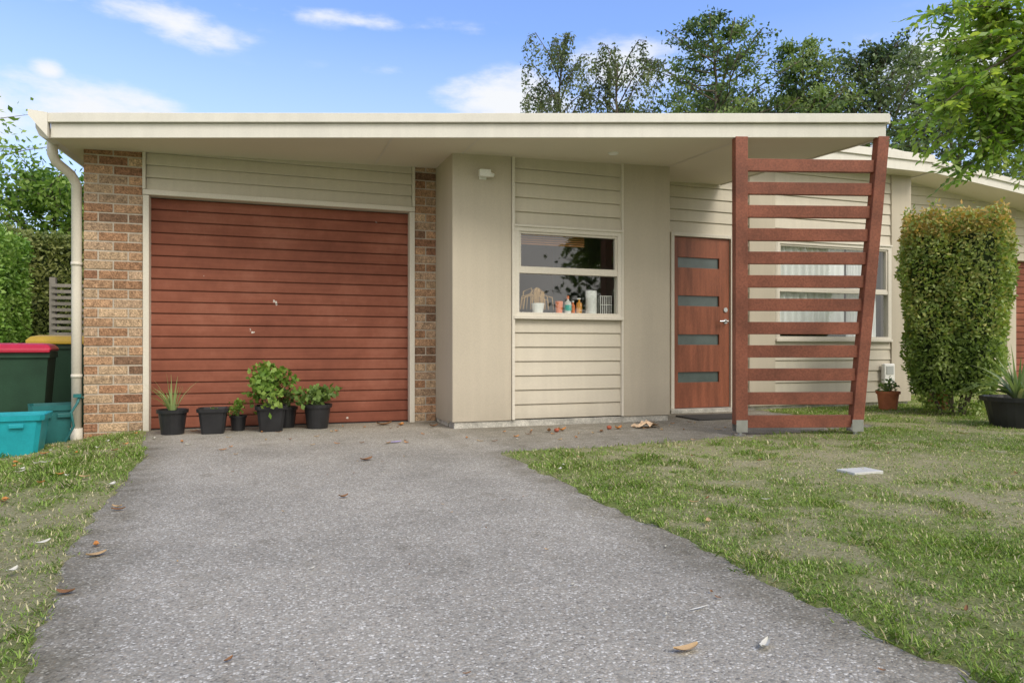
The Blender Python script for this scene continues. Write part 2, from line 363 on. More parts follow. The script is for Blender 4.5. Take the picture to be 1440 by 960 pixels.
brick_run('x',-1.67,-1.195,7.0,.11,-.16,lambda x:sof(x,7.0)+.02)
brick_run('x',1.31,1.53,7.0,.11,-.16,lambda x:sof(x,7.0)+.02)
brick_run('y',7.12,12.9,-1.67,.11,-.16,lambda y:sof(-1.67,y)+.0)
mo.box(-1.665,-1.197,7.005,7.1,-.2,2.62); mo.box(1.312,1.529,7.005,7.1,-.2,2.68); mo.box(-1.665,-1.57,7.1,12.95,-.2,2.60)
mb.obj('bricks',M_brick,house,usecol=True,bevel=.005); mo.obj('brick_mortar',M_mortar,house)

def garage_door(name,x0,x1,z0,z1,y,parent,mat):
    p=(z1-z0)/20; prof=[]; cc=[]
    for i in range(20):
        z=z0+i*p
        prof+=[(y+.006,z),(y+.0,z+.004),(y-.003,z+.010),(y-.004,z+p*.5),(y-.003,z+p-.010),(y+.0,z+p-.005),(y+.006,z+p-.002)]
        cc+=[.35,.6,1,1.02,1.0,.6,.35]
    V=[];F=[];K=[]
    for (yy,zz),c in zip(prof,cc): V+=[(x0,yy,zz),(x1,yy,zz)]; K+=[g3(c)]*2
    for i in range(len(prof)-1): F.append((2*i,2*i+1,2*i+3,2*i+2))
    return mesh_obj(name,V,F,mat,parent,cols=np.array(K))
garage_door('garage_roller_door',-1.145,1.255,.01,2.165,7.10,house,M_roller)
t=MB()
t.box(-1.195,-1.145,6.985,7.12,-.02,2.165); t.box(1.255,1.308,6.985,7.12,-.02,2.165)
t.box(-1.195,1.308,6.975,7.12,2.167,2.215)
t.box(-1.197,-1.17,6.97,7.0,2.217,2.66); t.box(1.28,1.309,6.97,7.0,2.217,2.70)
t.obj('garage_door_frame',M_trim,house,bevel=.004)
wb=MB(); wb.box(-1.145,1.255,7.08,7.115,.004,.012); wb.obj('door_weather_seal',M_black,house)
siding('garage_weatherboards',-1.168,1.278,2.217,2.72,7.02,.115,house)

b=MB()
b.box(1.53,2.118,6.27,6.45,.065,2.66); b.box(1.53,1.66,6.45,7.12,.04,2.66)
b.box(3.333,3.877,6.27,6.45,.065,2.72); b.box(3.75,3.877,6.45,7.12,.065,2.72)
b.obj('rendered_walls',M_cream,house,bevel=.006)
siding('window_wall_boards_lower',2.15,3.31,.075,1.06,6.315,.1405,house)
siding('window_wall_boards_upper',2.15,3.31,1.96,2.74,6.315,.1405,house)
t=MB(); t.box(2.12,2.15,6.255,6.34,.07,2.70); t.box(3.31,3.331,6.262,6.34,.07,2.70)
t.obj('corner_trim',M_trim,house,bevel=.003)
f=MB(); f.box(1.55,3.86,6.283,6.5,-.2,.063); f.box(1.54,1.7,6.52,7.2,-.2,.038); f.box(3.88,8.08,7.07,7.3,-.2,.048)
f.obj('foundation',M_conc,house,bevel=.004)

def window(name,x0,x1,z0,z1,y,splitz,parent,fr=.045):
    w=MB()
    w.box(x0,x1,y-.035,y+.05,z1-fr,z1); w.box(x0,x1,y-.035,y+.05,z0,z0+fr)
    w.box(x0,x0+fr,y-.035,y+.05,z0+fr,z1-fr); w.box(x1-fr,x1,y-.035,y+.05,z0+fr,z1-fr)
    w.box(x0+fr,x1-fr,y-.028,y+.045,splitz-fr*.5,splitz+fr*.5)
    w.box(x0-.015,x1+.015,y-.055,y-.03,z0-.02,z0+.012); w.box(x0-.015,x1+.015,y-.05,y-.03,z1-.004,z1+.018)
    s=.022
    a,bb,c,d=x0+fr,x1-fr,splitz+fr*.5,z1-fr
    w.box(a,bb,y-.02,y+.02,c,c+s); w.box(a,bb,y-.02,y+.02,d-s,d); w.box(a,a+s,y-.02,y+.02,c+s,d-s); w.box(bb-s,bb,y-.02,y+.02,c+s,d-s)
    w.obj(name+'_frame',M_trim,parent,bevel=.002)
    g=MB(); g.add([(x0+fr,y+.005,z0+fr),(x1-fr,y+.005,z0+fr),(x1-fr,y+.005,z1-fr),(x0+fr,y+.005,z1-fr)],[(0,1,2,3)])
    g.obj(name+'_glass',M_glass,parent)
window('kitchen_window',2.152,3.308,1.07,1.95,6.30,1.52,house)
def room(name,x0,x1,y0,y1,z0,z1):
    V=[(x0,y0,z0),(x1,y0,z0),(x1,y1,z0),(x0,y1,z0),(x0,y0,z1),(x1,y0,z1),(x1,y1,z1),(x0,y1,z1)]
    mesh_obj(name,V,[(0,1,2,3),(4,5,6,7),(1,2,6,5),(2,3,7,6),(3,0,4,7)],M_room,house)
room('kitchen_room',1.68,3.73,6.46,9.5,.1,2.45)
s=MB(); s.box(2.12,3.33,6.352,6.60,1.07,1.10); s.obj('window_sill',M_white,house)
k=MB(); k.box(1.75,3.7,9.1,9.45,1.5,2.2); k.box(2.0,2.6,9.0,9.45,.1,1.9); k.obj('kitchen_cupboards',pmat('cupboard_timber',(.22,.12,.06),.5,.1,3),house)
k=MB()
for i in range(5): k.box(2.22,2.95,6.40,6.425,1.80+i*.022,1.812+i*.022)
k.obj('reflection_slats',pmat('reflection_orange',(.50,.20,.07),.5,.1,3),house)  # slats stand in for the orange blind-like reflection in the upper pane

siding('entry_boards_over_door',3.88,5.46,2.135,2.80,7.06,.1405,house)
siding('entry_boards_upper',5.03,5.46,2.80,3.10,7.06,.1405,house)
siding('entry_boards_side',5.25,5.46,.05,2.135,7.06,.1405,house)
b=MB(); b.box(3.88,4.345,7.035,7.2,.05,2.13); b.box(5.462,5.85,7.02,7.2,.05,3.09); b.box(7.74,8.08,7.02,7.2,.05,3.09); b.box(7.98,8.08,7.2,13,.0,3.09)
b.box(-1.55,8.0,12.9,13,0,2.8)
b.obj('entry_rendered_walls',M_cream,house,bevel=.005)
t=MB(); t.box(4.345,4.39,7.0,7.12,.05,2.132); t.box(5.18,5.225,7.0,7.12,.05,2.132); t.box(4.39,5.18,7.0,7.12,2.09,2.132); t.box(5.225,5.252,7.01,7.1,.05,2.132)
t.obj('door_frame',M_trim,house,bevel=.003)
st=MB(); st.box(4.3,5.27,6.93,7.12,-.02,.05); st.obj('door_step',M_conc,house,bevel=.006)
d=MB(); zs=[.42,.868,1.33,1.785]; hh=.062; xa,xb=4.395,5.175; ga,gb=4.455,5.03
d.box(xa,ga,7.03,7.075,.055,2.085); d.box(gb,xb,7.03,7.075,.055,2.085)
prev=.055
for z in zs+[None]:
    top=(z-hh) if z else 2.085
    d.box(ga,gb,7.03,7.075,prev,top); prev=(z+hh) if z else 0
d.obj('front_door_leaf',M_door,house,bevel=.002)
g=MB()
for z in zs: g.box(ga-.005,gb+.005,7.052,7.065,z-hh-.005,z+hh+.005)
g.obj('front_door_glazing',M_frost,house)
h=MB(); h.lathe(0,0,[(.0,0),(.028,0),(.028,.01),(0,.01)],16)
hv=[(5.115+v[0],7.028-v[2],1.09+v[1]) for v in h.V]; h2=MB(); h2.add(hv,h.F); hv=[(5.115+v[0],7.028-v[2],1.23+v[1]) for v in h.V]; h2.add(hv,h.F)
h2.tube([(5.115,7.02,1.09),(5.115,6.975,1.09),(5.06,6.97,1.09),(5.0,6.975,1.088)],[.01,.01,.011,.009],8)
h2.obj('door_handle',M_metal,house,smooth=False)

siding('living_boards_lower',5.852,7.738,.05,.86,7.06,.1405,house)
siding('living_boards_upper',5.852,7.738,2.13,3.12,7.06,.1405,house)
window('living_window',5.87,7.72,.87,2.12,7.05,1.50,house)
t=MB(); t.box(5.852,5.868,7.02,7.1,.86,2.13); t.box(7.722,7.738,7.02,7.1,.86,2.13); t.obj('living_window_trim',M_trim,house)
room('living_room',5.5,7.95,7.21,10,.1,2.6)
cv=[];cf=[];cc=[]
def curtain(x0,x1,y,z0,z1,amp=.012):
    n=130; o=len(cv)
    for i in range(n):
        u=i/(n-1); x=x0+(x1-x0)*u
        yy=y+amp*math.sin(u*n*.55+math.sin(u*9)*1.5)+.005*math.sin(u*70)
        for z in (z0,(z0+z1)/2,z1): cv.append((x,yy+(0.006*math.sin(u*40) if z<z1 else 0),z)); cc.append((.92,.92,.92))
    for i in range(n-1):
        for j in range(2):
            a=o+i*3+j; cf.append((a,a+3,a+4,a+1))
curtain(5.89,7.02,7.10,.98,2.16); curtain(7.05,7.56,7.10,.88,2.16)
mesh_obj('sheer_curtains',cv,cf,M_curtain,house,cols=np.array(cc),smooth=True)

def slab(name,poly,zf,th,mat,parent):
    n=len(poly); V=[(x,y,zf(x,y)) for x,y in poly]+[(x,y,zf(x,y)+th) for x,y in poly]
    F=[tuple(range(n))[::-1],tuple(range(n,2*n))]+[(i,(i+1)%n,n+(i+1)%n,n+i) for i in range(n)]
    return mesh_obj(name,V,F,mat,parent)
def strip(mbx,p,q,zf,z0,z1,out,inn=0.0,ext=0.0):
    p=Vector((*p,0));q=Vector((*q,0)); d=(q-p).normalized(); n=Vector((d.y,-d.x,0))
    p=p-d*ext;q=q+d*ext
    V=[]
    for zz in (z0,z1):
        for (pt,o) in ((p,-inn),(q,-inn),(q,out),(p,out)):
            w=pt+n*o; V.append((w.x,w.y,zf(w.x,w.y)+zz))
    mbx.add(V,[(3,2,1,0),(4,5,6,7),(0,1,5,4),(1,2,6,5),(2,3,7,6),(3,0,4,7)])
poly=[(FX0,FY0),(FX1,FY1),(FX1,7.3),(5.03,13.1),(FX0,13.1)]
slab('soffit',poly,sof,.15,M_soffit,house)
slab('roof_sheet',[(FX0+.01,FY0+.01),(FX1-.01,FY1+.01),(5.02,13.1),(FX0+.01,13.1)],lambda x,y:sof(x,y)+.155,.02,M_fascia,house)
fa=MB()
strip(fa,(FX0,FY0),(FX1,FY1),sof,-.012,.108,.02)
strip(fa,(FX1,FY1),(FX1,7.02),sof,-.012,.108,.02)
strip(fa,(FX0,FY0),(FX1,FY1),sof,.112,.19,.05,.03,.02)
strip(fa,(FX1,FY1),(FX1,13),sof,.112,.19,.05,.03,.02)
fa.obj('fascia',M_fascia,house,bevel=.004)
so=MB()
for xx,ya,yb in ((.9,5.84,6.98),(1.62,5.65,6.26),(3.86,5.02,6.99)):
    so.add([(xx-.010,ya,sof(xx,ya)-.004),(xx+.010,ya,sof(xx,ya)-.004),(xx+.010,yb,sof(xx,yb)-.004),(xx-.010,yb,sof(xx,yb)-.004)],[(0,1,2,3)])
so.obj('soffit_joints',M_trim,house)
prof=[(0,-.03),(-.05,-.045),(-.10,-.02),(-.125,.04),(-.13,.13),(-.115,.13),(-.10,.05),(0,.04)]
g=MB(); g.rings([[(FX0+px,y,sof(FX0,y)+pz+.03) for px,pz in prof] for y in (6.62,9,13.1)]); g.obj('gutter',M_fascia,house)
g=MB(); g.rings([[(FX0-.02,6.54,sof(FX0,6.5)-.008),(FX0-.145,6.50,sof(FX0,6.5)+.145),(FX0-.145,6.50,sof(FX0,6.5)+.19),(FX0-.02,6.54,sof(FX0,6.5)+.19)],
                 [(FX0-.02,6.63,sof(FX0,6.6)-.008),(FX0-.145,6.63,sof(FX0,6.6)+.145),(FX0-.145,6.63,sof(FX0,6.6)+.19),(FX0-.02,6.63,sof(FX0,6.6)+.19)]]); g.obj('barge_end',M_fascia,house)
dp=MB(); dp.tube([(-1.87,6.86,2.56),(-1.87,6.86,2.44),(-1.85,6.88,2.38),(-1.76,6.98,2.30),(-1.73,7.03,2.22),(-1.73,7.03,1.2),(-1.73,7.03,-.12)],.041,14)
for z in (.5,1.5): dp.lathe(-1.73,7.03,[(.046,z),(.046,z+.03)],14)
dp.lathe(-1.73,7.03,[(.05,-.14),(.05,.05)],14)
dp.obj('downpipe',M_trim,house,smooth=True)

r=MB(); r.box(5.06,8.10,6.76,13,3.085,3.20); r.obj('rear_roof_soffit',M_soffit,house)
r=MB(); r.box(5.06,8.12,6.735,6.757,3.07,3.20); r.box(5.05,8.14,6.71,6.80,3.20,3.30); r.box(8.102,8.125,6.757,13,3.07,3.2); r.box(5.05,8.14,6.80,13,3.202,3.297)
r.obj('rear_roof_fascia',M_fascia,house,bevel=.004)

fx=empty('security_light')
m=MB(); m.box(1.79,1.86,6.25,6.268,2.37,2.46); m.box(1.77,1.88,6.17,6.22,2.385,2.45); m.tube([(1.825,6.25,2.41),(1.825,6.21,2.42)],.012,8)
m.lathe(1.90,6.22,[(.0,2.39),(.025,2.395),(.03,2.42),(.0,2.44)],12)
m.obj('lamp_body',M_white,fx,bevel=.006)
dl=empty('soffit_downlight'); x,y=3.0,5.85
m=MB(); m.lathe(x,y,[(.0,sof(x,y)-.006),(.03,sof(x,y)-.006),(.045,sof(x,y)-.012),(.05,sof(x,y)-.001)],20); m.obj('bezel',M_white,dl)
mt=empty('meter_box')
m=MB(); m.box(7.55,7.73,6.96,7.018,.30,.56); m.obj('box',M_white,mt,bevel=.012)
m=MB(); m.box(7.58,7.70,6.953,6.96,.42,.53); m.obj('cover',pmat('grey_plastic',(.45,.46,.44),.5),mt,bevel=.002)
m=MB(); m.tube([(7.64,6.99,.30),(7.64,6.99,.2),(7.67,6.97,.1),(7.70,6.94,-.02)],.018,10); m.obj('conduit',M_white,mt,smooth=True)

def lathe_obj(name,x,y,prof,mat,par=None,n=18):
    m=MB(); m.lathe(x,y,prof,n); return m.obj(name,mat,par,smooth=False)
M_orange=pmat('orange_plastic',(.90,.25,.10),.4); M_amber=pmat('amber_liquid',(.75,.33,.05),.25); M_label=pmat('label_green',(.1,.55,.48),.4); M_paper=pmat('paper_towel',(.88,.87,.84),.9,bump=.001)
z=1.112; yo=-.075
lathe_obj('drinking_cup',2.66,6.45+yo,[(.032,z),(.040,z+.125),(.036,z+.125),(.02,z+.02)],M_orange)
e=empty('dish_soap_bottle'); lathe_obj('bottle',2.76,6.46+yo,[(.03,z),(.037,z+.04),(.034,z+.12),(.012,z+.135),(.012,z+.15)],M_white,e); lathe_obj('label',2.76,6.46+yo,[(.038,z+.03),(.038,z+.09)],M_label,e); lathe_obj('cap',2.76,6.46+yo,[(.014,z+.15),(.014,z+.175),(.006,z+.185)],M_orange,e)
e=empty('hand_soap_pump'); lathe_obj('bottle',2.885,6.46+yo,[(.03,z),(.03,z+.11),(.01,z+.125),(.01,z+.15)],M_amber,e)
m=MB(); m.box(2.86,2.90,6.45+yo,6.47+yo,z+.15,z+.163); m.obj('pump',M_white,e)
e=empty('sponge_bottle'); lathe_obj('bottle',2.82,6.47+yo,[(.022,z),(.022,z+.09),(.01,z+.10),(.01,z+.12)],M_orange,e); lathe_obj('lid',2.82,6.47+yo,[(.013,z+.12),(.013,z+.135)],M_white,e)
e=empty('paper_towel_roll'); lathe_obj('roll',3.02,6.46+yo,[(.055,z+.005),(.057,z+.01),(.057,z+.24),(.018,z+.24),(.018,z+.2)],M_paper,e,24)
e=empty('dish_rack'); m=MB()
for i in range(6): m.tube([(3.12+i*.024,6.37,z),(3.12+i*.024,6.37,z+.19),(3.12+i*.024,6.48,z+.19),(3.12+i*.024,6.48,z)],.004,5)
m.tube([(3.11,6.37,z+.1),(3.25,6.37,z+.1)],.004,5); m.tube([(3.11,6.37,z+.19),(3.25,6.37,z+.19)],.004,5); m.obj('wires',M_white,e)
e=empty('windowsill_plant'); lathe_obj('pot',2.43,6.45+yo-.002,[(.05,z),(.066,z+.10),(.058,z+.10),(.05,z+.08)],M_white,e)
m=MB()
for i in range(38):
    a=random.uniform(0,2*pi); r1=random.uniform(.05,.17); h1=random.uniform(.06,.16); by=6.405
    m.tube([(2.43,by,z+.08),(2.43+.4*r1*math.cos(a),by+.15*r1*math.sin(a),z+.1+h1),(2.43+r1*math.cos(a),by+.2*r1*math.sin(a),z+.08+h1*.9),(2.43+1.1*r1*math.cos(a),by+.25*r1*math.sin(a),z+.04)],[.003,.007,.007,.002],5)
m.obj('stems',pmat('dry_stems',(.55,.35,.15),.8),e)

# ------------------------------------------------------------------ slatted screen
scr=empty('slatted_timber_screen')
def fl(x,off=.03): return FY0-.287*(x-FX0)+off
ang=math.atan(-.287); Rz=Matrix.Rotation(ang,4,'Z')
SM=Matrix.Translation((3.80,fl(3.80,.02),0))@Rz
p=MB(); ztop=sof(3.8,5.0)-.005
p.box(-.055,.055,-.045,.045,.10,ztop,M=SM); 
ub,ut=1.035,1.27; w=.05
zt2=sof(4.95,4.7)-.004
V=[(ub-w,-.045,.10),(ub+w,-.045,.10),(ub+w,.045,.10),(ub-w,.045,.10),(ut-w,-.045,zt2),(ut+w,-.045,zt2),(ut+w,.045,zt2),(ut-w,.045,zt2)]
p.add([tuple(SM@Vector(v)) for v in V],[(0,3,2,1),(4,5,6,7),(0,1,5,4),(1,2,6,5),(2,3,7,6),(3,0,4,7)])
p.obj('posts',M_wood,scr,bevel=.005)
s=MB()
for i in range(12):
    zc=.125+i*.2035; ue=ub+(ut-ub)*(zc-.1)/(zt2-.1)-w-.001; j=random.uniform(-.003,.003)
    s.box(.057,ue,-.022,.022,zc-.054+j,zc+.054+j,M=SM)
s.obj('slats',M_wood,scr,bevel=.004)
m=MB()
for u in (0,ub-.005):
    m.box(u-.05,u+.05,-.05,-.046,.04,.14,M=SM); m.box(u-.05,u+.05,.046,.05,.04,.14,M=SM); m.box(u-.05,u+.05,-.05,.05,.035,.042,M=SM)
    c=SM@Vector((u,0,0)); m.lathe(c.x,c.y,[(.018,0),(.018,.04)],10); m.lathe(c.x,c.y,[(.05,.003),(.05,.012)],12)
m.obj('post_brackets',M_metal,scr)

m=MB(); m.box(4.15,4.95,6.15,6.60,.005,.022); m.obj('doormat',pmat('coir_mat',(.07,.065,.06),.95,.3,60,bump=.004,bscale=200),None,bevel=.004)
m=MB(); m.box(3.20,3.42,3.16,3.30,.0,.030); o=m.obj('drain_cover',pmat('weathered_grey_plastic',(.55,.55,.52),.6),None,bevel=.004)

# ------------------------------------------------------------------ neighbour unit
nb=empty('neighbour_house')
siding('weatherboards',8.15,11.9,.05,3.62,8.5,.1465,nb)
b=MB(); b.box(11.9,12.12,8.44,8.6,.0,3.30); b.box(15.6,16,8.44,8.6,0,3.3); b.obj('rendered_piers',M_cream,nb)
siding('weatherboards_over_garage',12.12,15.6,2.3,3.3,8.5,.1465,nb)
garage_door('garage_door',12.17,15.5,.02,2.3,8.56,nb,M_roller)
nz=lambda x,y:3.49-.12*(x-9.63)
slab('roof_soffit',[(8.45,8.0),(16.2,7.6),(16.2,13),(8.45,13)],nz,.14,M_soffit,nb)
q=MB(); strip(q,(8.45,8.0),(16.2,7.6),nz,-.012,.11,.02); strip(q,(8.45,8.0),(16.2,7.6),nz,.11,.19,.05,.03,.02); q.obj('fascia',M_fascia,nb)

# ------------------------------------------------------------------ leaves
def rotdir(n,up=.0):
    d=rng.normal(size=(n,3)); d[:,2]+=up; d/=np.linalg.norm(d,axis=1)[:,None]; return d
def leaves(name,P,L,W,cols,parent=None,dirs=None,mat=None,up=0.0):
    n=len(P)
    d=dirs if dirs is not None else rotdir(n,up)
    r=rng.normal(size=(n,3)); s=np.cross(d,r); s/=np.linalg.norm(s,axis=1)[:,None]+1e-9
    nn=np.cross(d,s)
    L=np.broadcast_to(L,(n,))[:,None]; W=np.broadcast_to(W,(n,))[:,None]
    V=np.stack([P,P+d*L*.5+s*W*.5+nn*W*.12,P+d*L,P+d*L*.5-s*W*.5+nn*W*.12],1).reshape(-1,3)
    F=(np.arange(n)*4)[:,None]+np.arange(4)[None]
    return mesh_obj(name,V,F,mat or M_leaf,parent,cols=np.repeat(cols,4,0))
def colmix(t,stops):
    t=np.clip(t,0,1); ps=[s[0] for s in stops]; 
    return np.stack([np.interp(t,ps,[s[1][i] for s in stops]) for i in range(3)],-1)
GREEN=[(0,(.045,.08,.025)),(.4,(.10,.16,.05)),(.75,(.18,.26,.08)),(1,(.27,.35,.13))]
DARK=[(0,(.045,.075,.035)),(.5,(.095,.145,.065)),(1,(.19,.245,.115))]
BRIGHT=[(0,(.06,.13,.02)),(.5,(.16,.28,.045)),(1,(.32,.44,.11))]
BIRCH=[(0,(.06,.08,.035)),(.5,(.12,.155,.065)),(1,(.21,.245,.11))]

def tree(name,base,h,R,z0,nb,per,leaf,stops,droop=0.0,upang=.5,spread=.35,prof=None,trunk_r=.18,jit=.5,lean=(0,0),limb=1.0):
    e=empty(name); bx,by,bz=base; wood=MB()
    tp=[(bx+lean[0]*(k/6)**1.5+math.sin(k*1.7)*.08,by+lean[1]*(k/6)+math.cos(k*2.1)*.08,bz+h*.97*k/6) for k in range(7)]
    wood.tube(tp,[trunk_r*(1-.93*k/6)+.01 for k in range(7)],8)
    P=[];T=[]
    for i in range(nb):
        u=(i+.5)/nb; zz=z0+(h-z0)*u**.9; rr=R*(prof(u) if prof else math.sin(pi*min(1,.15+.85*u))**.7)*random.uniform(.6,1.3)
        k=(zz/h)*6; a=int(min(5,k)); f=min(1,k-a)
        st=Vector(tp[a]).lerp(Vector(tp[a+1]),f)
        az=i*2.4+random.uniform(-.5,.5); ua=upang*random.uniform(.5,1.4)
        d=Vector((math.cos(az)*math.cos(ua),math.sin(az)*math.cos(ua),math.sin(ua)))
        pts=[st+d*(rr*q)+Vector((random.uniform(-1,1),random.uniform(-1,1),random.uniform(-.6,.6)))*rr*.06*(q>0)+Vector((0,0,-droop*rr*q*q)) for q in (0,.25,.5,.75,1)]
        wood.tube(pts,[limb*max(.012,trunk_r*.32*(1-u*.6)*(1-q)) +.006 for q in (0,.25,.5,.75,1)],5)
        tone=random.uniform(.1,.95)
        nsub=6
        for sb in range(nsub):
            q=random.uniform(.25,1.0); pi_=min(3,int(q*4)); c0=pts[pi_].lerp(pts[pi_+1],q*4-pi_)
            off=(d*.6+Vector((random.gauss(0,1),random.gauss(0,1),random.gauss(0,.5)-droop*.8)))*spread*rr*.5
            c1=c0+off; wood.tube([c0,(c0+c1)/2+Vector((0,0,.05)),c1],[.012,.009,.004],4)
            m=max(3,int(per/nsub*random.uniform(.4,1.6)))
            tt=rng.random(m)[:,None]
            pp=np.array(c0)[None]*(1-tt)+np.array(c1)[None]*tt+rng.normal(size=(m,3))*np.array([1,1,.6])*jit*.35
            P.append(pp); T.append(np.clip(tone+rng.normal(size=m)*.18+ (pp[:,2]-zz)*.2,0,1))
    P=np.concatenate(P);T=np.concatenate(T)
    wood.obj('trunk_and_limbs',M_bark,e,smooth=True)
    n=len(P); leaves('crown_leaves',P,leaf*rng.uniform(.6,1.4,n),leaf*.55*rng.uniform(.6,1.3,n),colmix(T,stops),e)
    return n
def weeping(name,base,h,R,z0,nb,lean):
    e=empty(name); bx,by,bz=base; wood=MB(); P=[];T=[]
    tp=[Vector((bx+lean*(k/7)**1.5+math.sin(k*1.9)*.12,by,bz+h*.96*k/7)) for k in range(8)]
    wood.tube(tp,[.13*(1-.93*k/7)+.012 for k in range(8)],8)
    for i in range(nb):
        u=(i+.5)/nb; zz=z0+(h-z0)*u*.93; k=zz/h*7; a=int(min(6,k)); st=tp[a].lerp(tp[a+1],min(1,k-a))
        az=i*2.4+random.uniform(-.6,.6); rr=R*(1-.35*u)*random.uniform(.5,1.2)
        dx,dy=math.cos(az)*rr,math.sin(az)*rr; rise=rr*random.uniform(.7,1.4)
        pts=[st,st+Vector((dx*.35,dy*.35,rise*.55)),st+Vector((dx*.75,dy*.75,rise*.95)),st+Vector((dx,dy,rise*.85))]
        wood.tube(pts,[.032,.022,.014,.008],5)
        tone=random.uniform(.2,.85)
        for s in range(10):
            q=random.uniform(.2,1)*3; a=min(2,int(q)); c=pts[a].lerp(pts[a+1],q-a)
            L=random.uniform(.4,1.7)*(1-.2*u); sx,sy=random.gauss(0,.18),random.gauss(0,.18)
            hp=[c,c+Vector((sx*.6,sy*.6,-.15*L)),c+Vector((sx,sy,-.6*L)),c+Vector((sx*1.05,sy*1.05,-L))]
            wood.tube(hp,[.007,.005,.004,.003],3)
            m=int(28*L); tt=rng.random(m); zs_=np.array([c.z-L*t_ for t_ in tt]); xx=c.x+sx*np.clip(tt*1.8,0,1); yy=c.y+sy*np.clip(tt*1.8,0,1)
            P.append(np.stack([xx,yy,zs_],-1)+rng.normal(size=(m,3))*.07); T.append(tone+rng.normal(size=m)*.18)
    P=np.concatenate(P);T=np.concatenate(T); wood.obj('trunk_and_limbs',M_bark,e,smooth=True)
    n=len(P); d=rotdir(n); d[:,2]-=.6; d/=np.linalg.norm(d,axis=1)[:,None]
    leaves('crown_leaves',P,.13*rng.uniform(.6,1.4,n),.075*rng.uniform(.6,1.3,n),colmix(T,BIRCH),e,dirs=d)
conif=lambda u:(1-u)**.65*1.0+.12
weeping('weeping_birch_tree',(9.9,23.1,0),12.2,1.9,6,26,-.2)
weeping('weeping_birch_tree',(12.1,22.4,0),11.9,1.8,6,26,-.5)
tree('conifer_tree',(15.1,21.4,0),13.0,4.0,5,58,200,.15,GREEN,droop=-.1,upang=.32,spread=.30,prof=conif,jit=.42)
tree('conifer_tree',(18.1,20.3,0),12.2,3.4,4,54,200,.15,GREEN,upang=.3,spread=.30,prof=conif,jit=.42)
tree('broadleaf_tree',(20.7,19.4,0),12.0,3.1,4,48,250,.17,DARK,upang=.7,spread=.55,jit=.7)
tree('broadleaf_tree',(13.6,24.5,0),10.3,3.0,4,36,220,.17,GREEN,upang=.6,spread=.5,jit=.8)
tree('broadleaf_tree',(17.2,24,0),11.2,3.8,4,44,240,.17,DARK,upang=.6,spread=.5,jit=.8)
tree('broadleaf_tree',(20.5,23,0),11.4,3.8,4,40,240,.17,GREEN,upang=.6,spread=.5,jit=.8)
tree('broadleaf_tree',(23.4,18.4,0),10.8,3.4,3,44,280,.17,DARK,upang=.6,spread=.5,jit=.8)
tree('broadleaf_tree',(26.3,16.0,0),10.0,3.4,2,40,300,.17,GREEN,upang=.6,spread=.5,jit=.9)
tree('broadleaf_tree',(11.3,25.5,0),9.9,2.4,4,26,180,.17,DARK,upang=.6,spread=.5,jit=.8)
tree('broadleaf_tree',(-8.3,18.6,0),5.9,2.6,1.2,36,380,.15,BRIGHT,upang=.6,spread=.5,jit=.8,trunk_r=.12)
tree('broadleaf_tree',(-5.6,20.5,0),5.0,2.4,1.2,34,360,.15,BRIGHT,upang=.6,spread=.5,jit=.8,trunk_r=.12)
tree('broadleaf_tree',(-12,17.6,0),6.0,2.8,1.2,34,320,.16,BRIGHT,upang=.6,spread=.5,jit=.8,trunk_r=.12)
for i,(x,y,hh_) in enumerate([(-12,-24,6),(-2,-26,7),(8,-25,6),(18,-22,7)]):
    tree('street_tree',(x,y,0),hh_,4.0,1.5,22,110,.45,GREEN,upang=.6,spread=.5,jit=1.4)

def hedge(name,shape_fn,n,leaf,stops,core,topcol=None,up=.2):
    e=empty(name); P,T=shape_fn(n)
    cols=colmix(T,stops)
    if topcol is not None: cols=topcol(P,T,cols)
    m=len(P); leaves('foliage',P,leaf*rng.uniform(.6,1.4,m),leaf*.55*rng.uniform(.7,1.3,m),cols,e,up=up)
    core(e); return e
def box_hedge(x0,x1,y0,y1,z0,z1):
    def f(n):
        x=rng.uniform(x0,x1,n);y=rng.uniform(y0,y1,n);z=z0+(z1-z0)*rng.random(n)
        k=rng.random(n); depth=np.abs(rng.normal(size=n))*.12
        bump=.30*(fbm(x*1.0+y,z,1.6,5)-.5)
        fr=k<.6; y=np.where(fr,y0+depth+bump,y); top=(k>=.6)&(k<.85); z=np.where(top,z1-depth*1.2+.45*(fbm(x,y,1.2,8)-.5),z)
        z=np.minimum(z,z1+.45*(fbm(x,y,1.2,8)-.5)); en=(k>=.85); x=np.where(en,x1-depth,x)
        T=.35+.9*(fbm(x+y,z*1.3,3.0,12)-.25)+rng.normal(size=n)*.12+.15*(z-z0)/(z1-z0)-depth*1.0
        return np.stack([x,y,z],-1),T
    def core(e):
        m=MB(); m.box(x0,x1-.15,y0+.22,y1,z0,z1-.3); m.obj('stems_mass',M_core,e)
    return f,core
f_,c_=box_hedge(-9,-1.75,13.2,14.4,-.1,2.75); hedge('hedge',f_,52000,.075,[(0,(.06,.085,.025)),(.5,(.17,.21,.06)),(1,(.34,.36,.13))],c_)
f_,c_=box_hedge(-12,-3.7,11.3,12.6,-.1,2.45); hedge('hedge',f_,42000,.07,[(0,(.07,.15,.025)),(.5,(.19,.34,.055)),(1,(.38,.52,.14))],c_)

